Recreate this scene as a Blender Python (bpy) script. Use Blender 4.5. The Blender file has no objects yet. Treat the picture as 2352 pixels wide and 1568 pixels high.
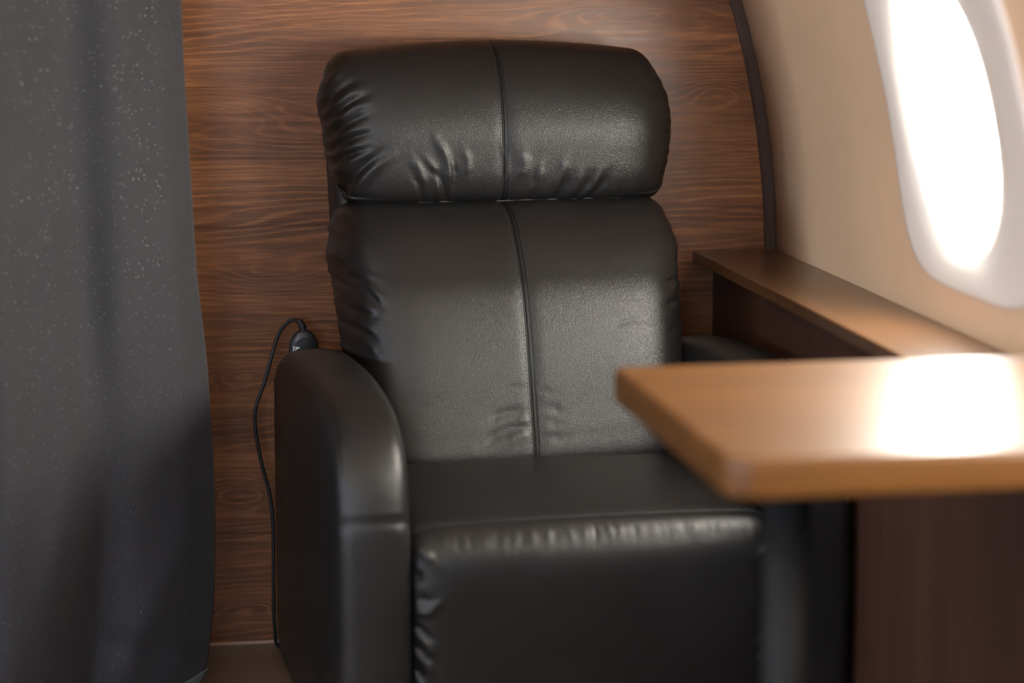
import bpy, bmesh, math, random
import numpy as np
from mathutils import Vector, Matrix
random.seed(7)
S = bpy.context.scene
COL = S.collection
PI = math.pi

# ------------------------------------------------------------------ helpers
def link(name, me, mat=None, parent=None, smooth=True, loc=(0, 0, 0)):
    o = bpy.data.objects.new(name, me)
    COL.objects.link(o)
    o.location = loc
    if parent is not None:
        o.parent = parent
    if mat is not None:
        me.materials.append(mat)
    for p in me.polygons:
        p.use_smooth = smooth
    return o

def from_bm(name, bm, mat, parent=None, smooth=True, loc=(0, 0, 0)):
    bmesh.ops.recalc_face_normals(bm, faces=bm.faces[:])
    me = bpy.data.meshes.new(name)
    bm.to_mesh(me)
    bm.free()
    return link(name, me, mat, parent, smooth, loc)

def from_data(name, v, f, mat, parent=None, smooth=True, merge=0):
    me = bpy.data.meshes.new(name)
    me.from_pydata([tuple(map(float, p)) for p in v], [], f)
    bm = bmesh.new()
    bm.from_mesh(me)
    if merge:
        bmesh.ops.remove_doubles(bm, verts=bm.verts[:], dist=merge)
    bmesh.ops.recalc_face_normals(bm, faces=bm.faces[:])
    bm.to_mesh(me)
    bm.free()
    return link(name, me, mat, parent, smooth)

def tag(o, label=None, cat=None, group=None, kind=None):
    if label: o['label'] = label
    if cat: o['category'] = cat
    if group: o['group'] = group
    if kind: o['kind'] = kind
    return o

def empty(name, loc=(0, 0, 0), rz=0):
    o = bpy.data.objects.new(name, None)
    COL.objects.link(o)
    o.location = loc
    o.rotation_euler = (0, 0, rz)
    o.empty_display_size = 0.1
    return o

def box_bm(bm, c, s, bevel=0.0, seg=2):
    r = bmesh.ops.create_cube(bm, size=1.0)
    vs = r['verts']
    for v in vs:
        v.co = Vector((c[0] + v.co.x * s[0], c[1] + v.co.y * s[1], c[2] + v.co.z * s[2]))
    if bevel:
        es = list({e for v in vs for e in v.link_edges})
        bmesh.ops.bevel(bm, geom=es, offset=bevel, segments=seg, profile=0.5, affect='EDGES')

def box(name, c, s, mat, parent=None, bevel=0.0, seg=2, smooth=False):
    bm = bmesh.new()
    box_bm(bm, c, s, bevel, seg)
    return from_bm(name, bm, mat, parent, smooth)

def catmull(pts, n):
    P = [np.array(p, float) for p in pts]
    P = [2 * P[0] - P[1]] + P + [2 * P[-1] - P[-2]]
    out = []
    for i in range(1, len(P) - 2):
        for k in range(n):
            t = k / n
            a, b, c, d = P[i - 1], P[i], P[i + 1], P[i + 2]
            out.append(0.5 * (2 * b + (c - a) * t + (2 * a - 5 * b + 4 * c - d) * t * t + (3 * b - a - 3 * c + d) * t ** 3))
    out.append(P[-2])
    return out

def resample(pts, n):
    P = np.array(pts, float)
    d = np.r_[0, np.cumsum(np.linalg.norm(np.diff(P, axis=0), axis=1))]
    t = np.linspace(0, d[-1], n)
    return np.stack([np.interp(t, d, P[:, k]) for k in range(P.shape[1])], 1)

def tube_data(pts, rad, n=10, V=None, F=None):
    V = [] if V is None else V
    F = [] if F is None else F
    P = [Vector(p) for p in pts]
    base = len(V)
    up = Vector((0.31, 0.2, 0.93)).normalized()
    m = len(P)
    for i in range(m):
        t = (P[min(i + 1, m - 1)] - P[max(i - 1, 0)]).normalized()
        a = t.cross(up)
        if a.length < 1e-4:
            a = t.cross(Vector((1, 0, 0)))
        a.normalize()
        b = t.cross(a)
        r = rad[i] if hasattr(rad, '__len__') else rad
        for k in range(n):
            q = 2 * PI * k / n
            V.append(P[i] + (a * math.cos(q) + b * math.sin(q)) * r)
    for i in range(m - 1):
        for k in range(n):
            k2 = (k + 1) % n
            F.append((base + i * n + k, base + i * n + k2, base + (i + 1) * n + k2, base + (i + 1) * n + k))
    F.append(tuple(base + k for k in range(n)))
    F.append(tuple(base + (m - 1) * n + k for k in range(n - 1, -1, -1)))
    return V, F

def tube(name, pts, rad, mat, parent=None, n=10):
    V, F = tube_data(pts, rad, n)
    return from_data(name, V, F, mat, parent)

# ------------------------------------------------------------------ materials
def newmat(name):
    m = bpy.data.materials.new(name)
    m.use_nodes = True
    nt = m.node_tree
    nt.nodes.clear()
    out = nt.nodes.new('ShaderNodeOutputMaterial')
    b = nt.nodes.new('ShaderNodeBsdfPrincipled')
    nt.links.new(b.outputs[0], out.inputs[0])
    return m, nt, b

class NB:
    """tiny node-graph builder"""
    def __init__(s, nt): s.nt = nt
    def put(s, sock, v):
        if isinstance(v, bpy.types.NodeSocket): s.nt.links.new(v, sock)
        else: sock.default_value = v
    def math(s, op, a, b=None, c=None):
        n = s.nt.nodes.new('ShaderNodeMath'); n.operation = op
        s.put(n.inputs[0], a)
        if b is not None: s.put(n.inputs[1], b)
        if c is not None: s.put(n.inputs[2], c)
        return n.outputs[0]
    def coord(s, kind='Object'):
        return s.nt.nodes.new('ShaderNodeTexCoord').outputs[kind]
    def sep(s, v):
        n = s.nt.nodes.new('ShaderNodeSeparateXYZ'); s.put(n.inputs[0], v); return n.outputs
    def comb(s, x, y, z):
        n = s.nt.nodes.new('ShaderNodeCombineXYZ')
        for i, q in enumerate((x, y, z)): s.put(n.inputs[i], q)
        return n.outputs[0]
    def noise(s, v, scale, detail=2, rough=.5, w=None):
        n = s.nt.nodes.new('ShaderNodeTexNoise')
        if w is not None:
            n.noise_dimensions = '4D'; s.put(n.inputs['W'], w)
        s.put(n.inputs['Vector'], v); n.inputs['Scale'].default_value = scale
        n.inputs['Detail'].default_value = detail; n.inputs['Roughness'].default_value = rough
        return n.outputs[0]
    def ramp(s, f, stops, interp='LINEAR'):
        n = s.nt.nodes.new('ShaderNodeValToRGB'); s.put(n.inputs[0], f)
        r = n.color_ramp; r.interpolation = interp
        while len(r.elements) < len(stops): r.elements.new(.5)
        for e, (p, c) in zip(r.elements, stops):
            e.position = p; e.color = (*c, 1) if len(c) == 3 else c
        return n.outputs[0]
    def mix(s, f, a, b, mode='MIX'):
        n = s.nt.nodes.new('ShaderNodeMix'); n.data_type = 'RGBA'; n.blend_type = mode
        s.put(n.inputs[0], f); s.put(n.inputs[6], a); s.put(n.inputs[7], b)
        return n.outputs[2]
    def bump(s, h, strength, dist):
        n = s.nt.nodes.new('ShaderNodeBump'); s.put(n.inputs['Height'], h)
        n.inputs['Strength'].default_value = strength; n.inputs['Distance'].default_value = dist
        return n.outputs[0]

def plain(name, col, rough=.5, metal=0, spec=.5, noise=0, nscale=30):
    m, nt, b = newmat(name); g = NB(nt)
    if noise:
        f = g.noise(g.coord(), nscale, 4)
        c0 = tuple(c * (1 - noise) for c in col); c1 = tuple(min(1, c * (1 + noise)) for c in col)
        nt.links.new(g.ramp(f, [(.3, c0), (.7, c1)]), b.inputs['Base Color'])
    else:
        b.inputs['Base Color'].default_value = (*col, 1)
    b.inputs['Roughness'].default_value = rough
    b.inputs['Metallic'].default_value = metal
    b.inputs['Specular IOR Level'].default_value = spec
    return m

def leather_mat(name, col=(.0100, .0095, .0093), rough=.36, bump=.35):
    m, nt, b = newmat(name); g = NB(nt)
    co = g.coord()
    vn = nt.nodes.new('ShaderNodeTexVoronoi'); vn.feature = 'DISTANCE_TO_EDGE'
    nt.links.new(co, vn.inputs['Vector']); vn.inputs['Scale'].default_value = 330
    cell = g.math('MINIMUM', vn.outputs['Distance'], .25)
    fine = g.noise(co, 700, 2)
    h = g.math('ADD', g.math('MULTIPLY', cell, 2.4), g.math('MULTIPLY', fine, .5))
    nt.links.new(g.bump(h, bump, .0006), b.inputs['Normal'])
    blot = g.noise(co, 9, 3)
    nt.links.new(g.ramp(blot, [(.3, tuple(c * .85 for c in col)), (.7, tuple(c * 1.15 for c in col))]), b.inputs['Base Color'])
    rr = g.math('MULTIPLY_ADD', blot, .08, rough - .04)
    nt.links.new(rr, b.inputs['Roughness'])
    b.inputs['Specular IOR Level'].default_value = .37
    return m

def wall_wood():
    m, nt, b = newmat('back_wall_wood_laminate'); g = NB(nt)
    x, y, z = g.sep(g.coord())
    PH = .19
    u = g.math('DIVIDE', g.math('SUBTRACT', z, .742), PH)
    idx = g.math('FLOOR', u)
    frac = g.math('SUBTRACT', u, idx)
    nz = g.noise(g.comb(g.math('MULTIPLY', x, .8), 0, g.math('MULTIPLY', z, 7.0)), 1.5, 2, .4, w=g.math('MULTIPLY', idx, 2.37))
    wob = g.noise(g.comb(g.math('MULTIPLY', x, 5), 0, g.math('MULTIPLY', z, 30)), 2.0, 3, .5)
    h = g.math('MULTIPLY', z, 85)
    h = g.math('MULTIPLY_ADD', nz, 13.0, h)
    h = g.math('MULTIPLY_ADD', wob, 1.1, h)
    # cathedral figures of the boards
    for (bx, bz, sx, sz, amp) in ((-.47, .846, .115, .030, -5.2), (-.40, .436, .06, .022, -4.0), (-.40, .249, .06, .022, -4.0),
                                  (-.40, .062, .06, .022, -3.2), (.22, 1.005, .11, .020, -3.8), (.10, .885, .10, .03, -4),
                                  (-.35, .60, .07, .02, 2.4), (.37, .88, .05, .02, -3), (-.12, 1.06, .14, .03, -4)):
        dx = g.math('DIVIDE', g.math('SUBTRACT', x, bx), sx)
        dz = g.math('DIVIDE', g.math('SUBTRACT', z, bz), sz)
        r2 = g.math('ADD', g.math('MULTIPLY', dx, dx), g.math('MULTIPLY', dz, dz))
        e = g.math('POWER', 2.718, g.math('MULTIPLY', r2, -1))
        h = g.math('MULTIPLY_ADD', e, amp, h)
    f = g.math('FRACT', h)
    tri = g.math('MULTIPLY', g.math('ABSOLUTE', g.math('SUBTRACT', f, .5)), 2)          # 0..1 triangle
    line = g.ramp(tri, [(.0, (0, 0, 0)), (.62, (.08, .08, .08)), (.84, (.85, .85, .85)), (1, (1, 1, 1))])
    # fibres and broad light / dark bands along the board
    fib = g.noise(g.comb(g.math('MULTIPLY', x, 14), 0, g.math('MULTIPLY', z, 420)), 1, 3, .6)
    fib2 = g.noise(g.comb(g.math('MULTIPLY', x, 3), 0, g.math('MULTIPLY', z, 150)), 1, 3, .6)
    band = g.noise(g.comb(g.math('MULTIPLY', x, 1.6), 0, g.math('MULTIPLY', z, 20)), 1, 4, .6, w=g.math('MULTIPLY', idx, .9))
    patch = g.noise(g.comb(g.math('MULTIPLY', x, 5), 0, g.math('MULTIPLY', z, 9)), 1, 3, .6)
    cross = g.noise(g.comb(g.math('MULTIPLY', x, 170), 0, g.math('MULTIPLY', z, 16)), 1, 3, .7)
    lstr = g.ramp(patch, [(.36, (.08, .08, .08)), (.60, (1, 1, 1))])
    base = g.ramp(g.math('ADD', g.math('MULTIPLY', band, .65), g.math('MULTIPLY', fib2, .35)),
                  [(.30, (.074, .030, .0155)), (.48, (.158, .063, .027)), (.66, (.28, .114, .045))])
    lcol = g.mix(g.math('MULTIPLY', line, g.math('MULTIPLY', lstr, .52)), base, (.42, .175, .062, 1))
    fcol = g.mix(.55, lcol, g.ramp(fib, [(.34, (.50, .48, .47)), (.66, (1.45, 1.42, 1.38))]), 'MULTIPLY')
    ticks = g.mix(g.ramp(cross, [(.66, (0, 0, 0)), (.78, (.30, .30, .30))]), fcol, (.30, .135, .058, 1))
    seam = g.math('LESS_THAN', frac, .008)
    fin = g.mix(g.math('MULTIPLY', seam, .35), ticks, (.30, .16, .09, 1))
    nt.links.new(fin, b.inputs['Base Color'])
    rg = g.ramp(fib2, [(.3, (.27, .27, .27)), (.7, (.36, .36, .36))])
    nt.links.new(rg, b.inputs['Roughness'])
    hh = g.math('ADD', g.math('MULTIPLY', fib, .6), g.math('MULTIPLY', line, .5))
    nt.links.new(g.bump(hh, .14, .0008), b.inputs['Normal'])
    b.inputs['Specular IOR Level'].default_value = .5
    return m

def wood(name, dark, mid, light, axis='x', freq=1.0, rough=.4, spec=.5, coat=0, coat_rough=.1):
    """plain straight-grained timber, grain running along one axis"""
    m, nt, b = newmat(name); g = NB(nt)
    x, y, z = g.sep(g.coord())
    lo, hi = 2.2 * freq, 38 * freq
    sx, sy, sz = {'x': (lo, hi, hi), 'y': (hi, lo, hi), 'z': (hi, hi, lo)}[axis]
    v = g.comb(g.math('MULTIPLY', x, sx), g.math('MULTIPLY', y, sy), g.math('MULTIPLY', z, sz))
    n1 = g.noise(v, 1, 4, .6)
    n2 = g.noise(v, 5, 3, .6)
    f = g.math('ADD', g.math('MULTIPLY', n1, .75), g.math('MULTIPLY', n2, .25))
    nt.links.new(g.ramp(f, [(.32, dark), (.5, mid), (.68, light)]), b.inputs['Base Color'])
    b.inputs['Roughness'].default_value = rough
    b.inputs['Specular IOR Level'].default_value = spec
    b.inputs['Coat Weight'].default_value = coat
    b.inputs['Coat Roughness'].default_value = coat_rough
    nt.links.new(g.bump(n2, .08, .0006), b.inputs['Normal'])
    return m

def curtain_mat():
    m, nt, b = newmat('charcoal_curtain_cloth'); g = NB(nt)
    uv = nt.nodes.new('ShaderNodeTexCoord').outputs['UV']
    u, v, _ = g.sep(uv)
    wv = g.noise(g.comb(g.math('MULTIPLY', u, 1600), g.math('MULTIPLY', v, 420), 0), 1, 2)
    wh = g.noise(g.comb(g.math('MULTIPLY', u, 420), g.math('MULTIPLY', v, 1600), 3), 1, 2)
    h = g.math('ADD', wv, wh)
    big = g.noise(g.comb(g.math('MULTIPLY', u, 5), g.math('MULTIPLY', v, 4), 0), 1, 3)
    vo = nt.nodes.new('ShaderNodeTexVoronoi'); vo.feature = 'F1'
    nt.links.new(g.comb(g.math('MULTIPLY', u, 640), g.math('MULTIPLY', v, 520), 0), vo.inputs['Vector'])
    vo.inputs['Scale'].default_value = 1
    dot = g.math('LESS_THAN', vo.outputs['Distance'], .30)
    cr, cg, cb = g.sep(vo.outputs['Color'])
    pick = g.math('GREATER_THAN', cr, .974)
    spark = g.math('MULTIPLY', dot, pick)
    base = g.ramp(g.math('MULTIPLY', h, .5), [(.3, (.017, .0172, .021)), (.7, (.029, .029, .0345))])
    base = g.mix(.4, base, g.ramp(big, [(.3, (.75, .75, .75)), (.7, (1.2, 1.2, 1.2))]), 'MULTIPLY')
    nt.links.new(g.mix(spark, base, (.30, .30, .31, 1)), b.inputs['Base Color'])
    nt.links.new(spark, b.inputs['Metallic'])
    nt.links.new(g.ramp(spark, [(0, (.72, .72, .72)), (1, (.28, .28, .28))]), b.inputs['Roughness'])
    tilt = g.math('ADD', h, g.math('MULTIPLY', spark, g.math('MULTIPLY', cg, 2.5)))
    nt.links.new(g.bump(tilt, .45, .0006), b.inputs['Normal'])
    b.inputs['Sheen Weight'].default_value = .15
    b.inputs['Sheen Roughness'].default_value = .45
    b.inputs['Specular IOR Level'].default_value = .3
    return m

M = {}
M['leather'] = leather_mat('black_leather')
M['leather_side'] = leather_mat('black_leather_side', (.0125, .012, .012), .48, .3)
M['thread'] = plain('black_thread', (.030, .029, .028), .55)
M['piping'] = plain('grey_thread', (.035, .034, .033), .7)
M['wall_wood'] = wall_wood()
M['table'] = wood('varnished_table_wood', (.082, .031, .0055), (.112, .044, .009), (.145, .061, .014), 'x', 1.0, .40, .18, .6, .32)
M['ledge_top'] = wood('console_top_wood', (.068, .029, .011), (.090, .040, .0155), (.115, .052, .021), 'y', .8, .30, .5, .3, .25)
M['ledge_panel'] = wood('console_panel_wood', (.048, .021, .014), (.062, .027, .017), (.080, .036, .021), 'z', .5, .5, .4)
M['lining'] = plain('beige_cabin_lining', (.83, .585, .365), .55, 0, .4, .03, 6)
M['bezel'] = plain('white_window_surround', (.90, .83, .73), .42, 0, .5)
M['trim'] = plain('dark_brown_edge_trim', (.050, .028, .020), .5, 0, .4, .1, 40)
M['floor'] = wood('floor_laminate', (.145, .095, .070), (.17, .112, .082), (.20, .13, .095), 'x', .6, .38, .5)
M['ceiling'] = plain('cabin_ceiling_lining', (.62, .55, .47), .7, 0, .3, .02, 5)
M['edge'] = plain('wall_foot_strip', (.42, .27, .20), .4)
M['black_metal'] = plain('black_painted_metal', (.012, .0115, .011), .6, 0, .2, .1, 60)
M['remote'] = plain('black_plastic', (.018, .019, .022), .35, 0, .5)
M['cable'] = plain('black_rubber', (.014, .015, .017), .38, 0, .5)
M['mark'] = plain('pale_print', (.62, .70, .70), .5)
M['curtain'] = curtain_mat()
ml, ntl, bl = newmat('warm_fill_diffuser')
bl.inputs['Base Color'].default_value = (.9, .88, .82, 1)
bl.inputs['Emission Color'].default_value = (1.0, .86, .70, 1)
bl.inputs['Emission Strength'].default_value = 11.0  # glow of the added fill strips
M['fill_glow'] = ml
M['lining_cloth'] = plain('pale_curtain_lining', (.20, .26, .26), .75, 0, .2, .08, 80)
mp, ntp, bp = newmat('window_pane')
ntp.nodes.remove(bp)
tr = ntp.nodes.new('ShaderNodeBsdfTransparent'); gl = ntp.nodes.new('ShaderNodeBsdfGlossy'); mx = ntp.nodes.new('ShaderNodeMixShader')
tr.inputs[0].default_value = (.96, .97, .97, 1); gl.inputs['Roughness'].default_value = .03
fr = ntp.nodes.new('ShaderNodeLayerWeight'); fr.inputs[0].default_value = .5
gp = NB(ntp)
ntp.links.new(gp.math('MULTIPLY_ADD', gp.math('POWER', fr.outputs['Facing'], 5), .6, .04), mx.inputs[0]); ntp.links.new(tr.outputs[0], mx.inputs[1]); ntp.links.new(gl.outputs[0], mx.inputs[2])
ntp.links.new(mx.outputs[0], [n for n in ntp.nodes if n.type == 'OUTPUT_MATERIAL'][0].inputs[0])
M['pane'] = mp

# ------------------------------------------------------------------ cabin shell (a round fuselage section)
ZC, XC, RAD = .60, -.961, 1.428          # circle of the cabin section
Y_BACK, Y_END = 0.0, -5.2
def wx(z, side=1):                        # inner wall surface
    if z <= ZC: return XC + side * RAD
    return XC + side * math.sqrt(max(0, RAD ** 2 - (z - ZC) ** 2))
Z_TOP = ZC + RAD * math.sin(math.radians(52))

WIN_Z = .905
WIN_Y = [-.872 - .60 * k for k in range(7)]
HW, HH = .148, .178                       # half size of the glazed opening
HOLE_W, HOLE_H = .190, .215               # hole in the lining behind the surround

def sup(t, a, b, n):
    c, s = math.cos(t), math.sin(t)
    return a * math.copysign(abs(c) ** (2 / n), c), b * math.copysign(abs(s) ** (2 / n), s)

def make_wall(name, side, wins, extra_dark=None):
    V, F = [], []
    def P(y, z):
        V.append((wx(z, side), y, z)); return len(V) - 1
    zlow = [-.0, .2, .4, ZC]
    z0, z1 = WIN_Z - HOLE_H - .02, WIN_Z + HOLE_H + .02
    zs_mid = list(np.linspace(z0, z1, 22))
    zs_lo = [0, .25, .45, ZC] + list(np.linspace(ZC, z0, 6))[1:]
    zs_hi = list(np.linspace(z1, Z_TOP, 26))
    allz = zs_lo[:-1] + zs_mid + zs_hi[1:]
    def grid(ys, zs):
        idx = [[P(y, z) for z in zs] for y in ys]
        for i in range(len(ys) - 1):
            for j in range(len(zs) - 1):
                F.append((idx[i][j], idx[i + 1][j], idx[i + 1][j + 1], idx[i][j + 1]))
    cur = Y_BACK
    for yc in wins:
        a, bq = yc + HOLE_W + .02, yc - HOLE_W - .02
        grid(list(np.linspace(cur, a, 4)), allz)
        ys = list(np.linspace(a, bq, 18))
        grid(ys, zs_lo); grid(ys, zs_hi)
        per = [(a, z) for z in zs_mid[:-1]] + [(y, z1) for y in ys[:-1]] + [(bq, z) for z in zs_mid[::-1][:-1]] + [(y, z0) for y in ys[::-1][:-1]]
        rings = []
        for s in np.linspace(0, 1, 5):
            row = []
            for (py, pz) in per:
                th = math.atan2((pz - WIN_Z) / HOLE_H, (py - yc) / HOLE_W)
                oy, oz = sup(th, HOLE_W, HOLE_H, 3.2)
                row.append(P(py + (yc + oy - py) * s, pz + (WIN_Z + oz - pz) * s))
            rings.append(row)
        n = len(per)
        for r in range(4):
            for k in range(n):
                k2 = (k + 1) % n
                F.append((rings[r][k], rings[r][k2], rings[r + 1][k2], rings[r + 1][k]))
        cur = bq
    grid(list(np.linspace(cur, Y_END, 4)), allz)
    o = from_data(name, V, F, M['lining'], merge=1e-4)
    # thickness, growing outwards
    md = o.modifiers.new('thickness', 'SOLIDIFY'); md.thickness = .03
    me = o.data
    c = Vector((XC, 0, ZC))
    p = me.polygons[0]
    inward = (c - p.center); inward.y = 0
    md.offset = -1 if p.normal.dot(inward) > 0 else 1
    return tag(o, kind='structure')

WIN_R = WIN_Y[:3]
make_wall('wall_right', 1, WIN_R)
make_wall('wall_left', -1, WIN_Y[1:])

# ceiling vault between the two side walls
V, F = [], []
an = np.radians(np.linspace(52, 128, 40))
for y in (Y_BACK + .05, Y_END - .05):
    for r in (RAD, RAD + .03):
        for a in an: V.append((XC + r * math.cos(a), y, ZC + r * math.sin(a)))
n = len(an)
for k in range(n - 1):
    F += [(k, k + 1, 2 * n + k + 1, 2 * n + k), (n + k, n + k + 1, 3 * n + k + 1, 3 * n + k),
          (k, k + 1, n + k + 1, n + k), (2 * n + k, 2 * n + k + 1, 3 * n + k + 1, 3 * n + k)]
F += [(0, n, 3 * n, 2 * n), (n - 1, 2 * n - 1, 4 * n - 1, 3 * n - 1)]
tag(from_data('ceiling', V, F, M['ceiling'], smooth=False), kind='structure')

def section_wall(name, y0, y1, mat, door=None):
    bm = bmesh.new()
    pts = [(XC - RAD - .03, -.05)] + [(wx(z, -1) - .03, z) for z in np.linspace(0, Z_TOP, 30)] + \
          [(XC + (RAD + .03) * math.cos(a), ZC + (RAD + .03) * math.sin(a)) for a in an[::-1]] + \
          [(wx(z) + .03, z) for z in np.linspace(Z_TOP, 0, 30)] + [(XC + RAD + .03, -.05)]
    if door:
        a, b_, h = door
        pts += [(b_, -.05), (b_, h), (a, h), (a, -.05)]
    r0 = [bm.verts.new((x, y0, z)) for x, z in pts]
    r1 = [bm.verts.new((x, y1, z)) for x, z in pts]
    bm.faces.new(r0); bm.faces.new(r1)
    k = len(pts)
    for i in range(k): bm.faces.new((r0[i], r0[(i + 1) % k], r1[(i + 1) % k], r1[i]))
    bmesh.ops.remove_doubles(bm, verts=bm.verts[:], dist=1e-5)
    return tag(from_bm(name, bm, mat, smooth=False), kind='structure')
section_wall('wall_back', 0, .05, M['wall_wood'])
FILL_WIN = (-2.05, -.95, .98, 1.50)             # unseen front opening added for fill: x0, x1, z0, z1
def front_wall():
    bm = bmesh.new()
    outer = [(XC - RAD - .03, -.05)] + [(wx(z, -1) - .03, z) for z in np.linspace(0, Z_TOP, 30)] + \
            [(XC + (RAD + .03) * math.cos(a), ZC + (RAD + .03) * math.sin(a)) for a in an[::-1]] + \
            [(wx(z) + .03, z) for z in np.linspace(Z_TOP, 0, 30)] + [(XC + RAD + .03, -.05)]
    x0, x1, z0, z1 = FILL_WIN
    c = ((x0 + x1) / 2, (z0 + z1) / 2)
    inner = []
    for (x, z) in outer:                    # project every outline point on the opening
        dx, dz = x - c[0], z - c[1]
        k = min((x1 - x0) / 2 / max(abs(dx), 1e-6), (z1 - z0) / 2 / max(abs(dz), 1e-6))
        inner.append((c[0] + dx * k, c[1] + dz * k))
    L4 = []
    for y in (Y_END, Y_END - .05):
        L4.append([bm.verts.new((x, y, z)) for x, z in outer]); L4.append([bm.verts.new((x, y, z)) for x, z in inner])
    k = len(outer)
    for i in range(k):
        j = (i + 1) % k
        bm.faces.new((L4[0][i], L4[0][j], L4[1][j], L4[1][i])); bm.faces.new((L4[2][i], L4[2][j], L4[3][j], L4[3][i]))
        bm.faces.new((L4[0][i], L4[0][j], L4[2][j], L4[2][i])); bm.faces.new((L4[1][i], L4[1][j], L4[3][j], L4[3][i]))
    return tag(from_bm('wall_front', bm, M['trim'], smooth=False), kind='structure')
front_wall()
fill_win = tag(empty('window_10', ((FILL_WIN[0] + FILL_WIN[1]) / 2, Y_END - .025, (FILL_WIN[2] + FILL_WIN[3]) / 2)), kind='structure')  # window added out of view to let in fill from the front
bm = bmesh.new()
hw_, hh_ = (FILL_WIN[1] - FILL_WIN[0]) / 2, (FILL_WIN[3] - FILL_WIN[2]) / 2
for cx, cz, sx, sz in ((-hw_, 0, .05, 2 * hh_ + .05), (hw_, 0, .05, 2 * hh_ + .05), (0, -hh_, 2 * hw_, .05), (0, hh_, 2 * hw_, .05), (0, 0, .03, 2 * hh_)):
    box_bm(bm, (cx, 0, cz), (sx, .07, sz), .006)
from_bm('window_frame', bm, M['trim'], fill_win, False)
box('pane', (0, -.005, 0), (2 * hw_, .006, 2 * hh_), M['pane'], fill_win)
L = bpy.data.lights.new('daylight', 'AREA'); L.shape = 'RECTANGLE'; L.size = 2 * hw_; L.size_y = 2 * hh_
L.cycles.is_portal = True
lo = bpy.data.objects.new('daylight', L); COL.objects.link(lo)
lo.location = (fill_win.location.x, Y_END - .10, fill_win.location.z); lo.rotation_euler = (math.radians(90), 0, 0)
# unseen warm fill strips, added to brighten the cabin, along both sides of the ceiling vault
def fill_strip(ang, label, yc, ln):
    root = empty('fill_strip', (XC + (RAD - .012) * math.cos(math.radians(ang)), yc, ZC + (RAD - .012) * math.sin(math.radians(ang))))
    tag(root, label, 'fill light')
    root.rotation_euler = (0, math.radians(90 - ang), 0)
    box('housing', (0, 0, .004), (.13, ln + .04, .014), M['ceiling'], root, .002)
    box('diffuser', (0, 0, -.006), (.10, ln, .008), M['fill_glow'], root, .001)
fill_strip(74, 'added warm fill strip along the ceiling nearer the side console', -3.55, 3.1)
fill_strip(106, 'added warm fill strip along the ceiling on the aisle side', -3.1, 4.0)

tag(box('floor', (XC, (Y_END) / 2, -.025), (2 * RAD + .06, -Y_END + .1, .05), M['floor']), kind='structure')
# slim strip where the panelling meets the floor
tag(box('baseboard_back', (-.45, -.0035, .0025), (1.7, .007, .005), M['edge'], bevel=.001), kind='structure')

# dark edge trim following the curve where the wooden wall meets the lining
V, F = [], []
zs = list(np.linspace(.624, Z_TOP + .05, 50))
for z in zs:
    xo = wx(z) + .003
    w = .016 - .003 * min(1, max(0, (z - .62) / .4))
    w = .020
    for (dx, y) in ((-w, 0), (-w, -.010), (-w + .004, -.014), (-.004, -.014), (0, -.010), (0, 0)):
        V.append((xo + dx, y, z))
for i in range(len(zs) - 1):
    for k in range(6):
        F.append((i * 6 + k, i * 6 + (k + 1) % 6, i * 6 + 6 + (k + 1) % 6, i * 6 + 6 + k))
F += [tuple(range(6)), tuple(range(len(V) - 6, len(V)))]
tag(from_data('trim_1', V, F, M['trim'], smooth=False), kind='structure')

# windows: moulded surround with an oval opening, reveal and pane
def make_window(n, yc, side):
    root = empty('window_%d' % n, (wx(WIN_Z, side), yc, WIN_Z))
    tag(root, kind='structure')
    N = 96
    OW, OH, OB = .250, .236, .008       # outer surround (half width, half height, centre drop)
    OY = -.048                            # opening sits off-centre in the surround
    def at(y, z, out):                    # out > 0: outwards from the cabin
        zz = WIN_Z + z
        X = wx(zz, side)
        nx, nz = (X - XC) / RAD * 1.0, max(0, (zz - ZC)) / RAD
        return Vector((X + nx * out, yc + y, zz + nz * out)) - root.location
    rings = []
    spec = [(0, .004), (0, -.004), (.02, -.007), (.10, -.007), (.55, -.003), (.85, .003), (.97, .008), (1.0, .014), (1.0, .045)]
    V, F = [], []
    for t, out in spec:
        for k in range(N):
            th = 2 * PI * k / N
            ay, az = sup(th, OW, OH, 4.5); ay += OY; az += OB
            by, bz = sup(th, HW, HH, 2.35)
            V.append(at(ay + (by - ay) * t, az + (bz - az) * t, out))
    for r in range(len(spec) - 1):
        for k in range(N):
            k2 = (k + 1) % N
            F.append((r * N + k, r * N + k2, (r + 1) * N + k2, (r + 1) * N + k))
    from_data('window_frame', V, F, M['bezel'], root)
    V = [at(0, 0, .038)]; F = []
    R = 6
    for r in range(1, R + 1):
        for k in range(N):
            y, z = sup(2 * PI * k / N, HW * 1.01 * r / R, HH * 1.01 * r / R, 2.35)
            V.append(at(y, z, .038))
    for k in range(N):
        F.append((0, 1 + k, 1 + (k + 1) % N))
        for r in range(R - 1):
            a = 1 + r * N
            F.append((a + k, a + (k + 1) % N, a + N + (k + 1) % N, a + N + k))
    from_data('pane', V, F, M['pane'], root)
    # daylight portal: helps the renderer find the sky through the opening
    L = bpy.data.lights.new('daylight', 'AREA'); L.shape = 'RECTANGLE'; L.size = HH * 2.05; L.size_y = HW * 2.05
    L.cycles.is_portal = True
    lo = bpy.data.objects.new('daylight', L); COL.objects.link(lo)
    c = at(0, 0, .05) + root.location
    lo.location = c
    d = Vector((XC, yc, ZC)) - c
    lo.rotation_euler = d.to_track_quat('-Z', 'Y').to_euler()
n = 1
for y in WIN_R: make_window(n, y, 1); n += 1
for y in WIN_Y[1:]: make_window(n, y, -1); n += 1

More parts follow.
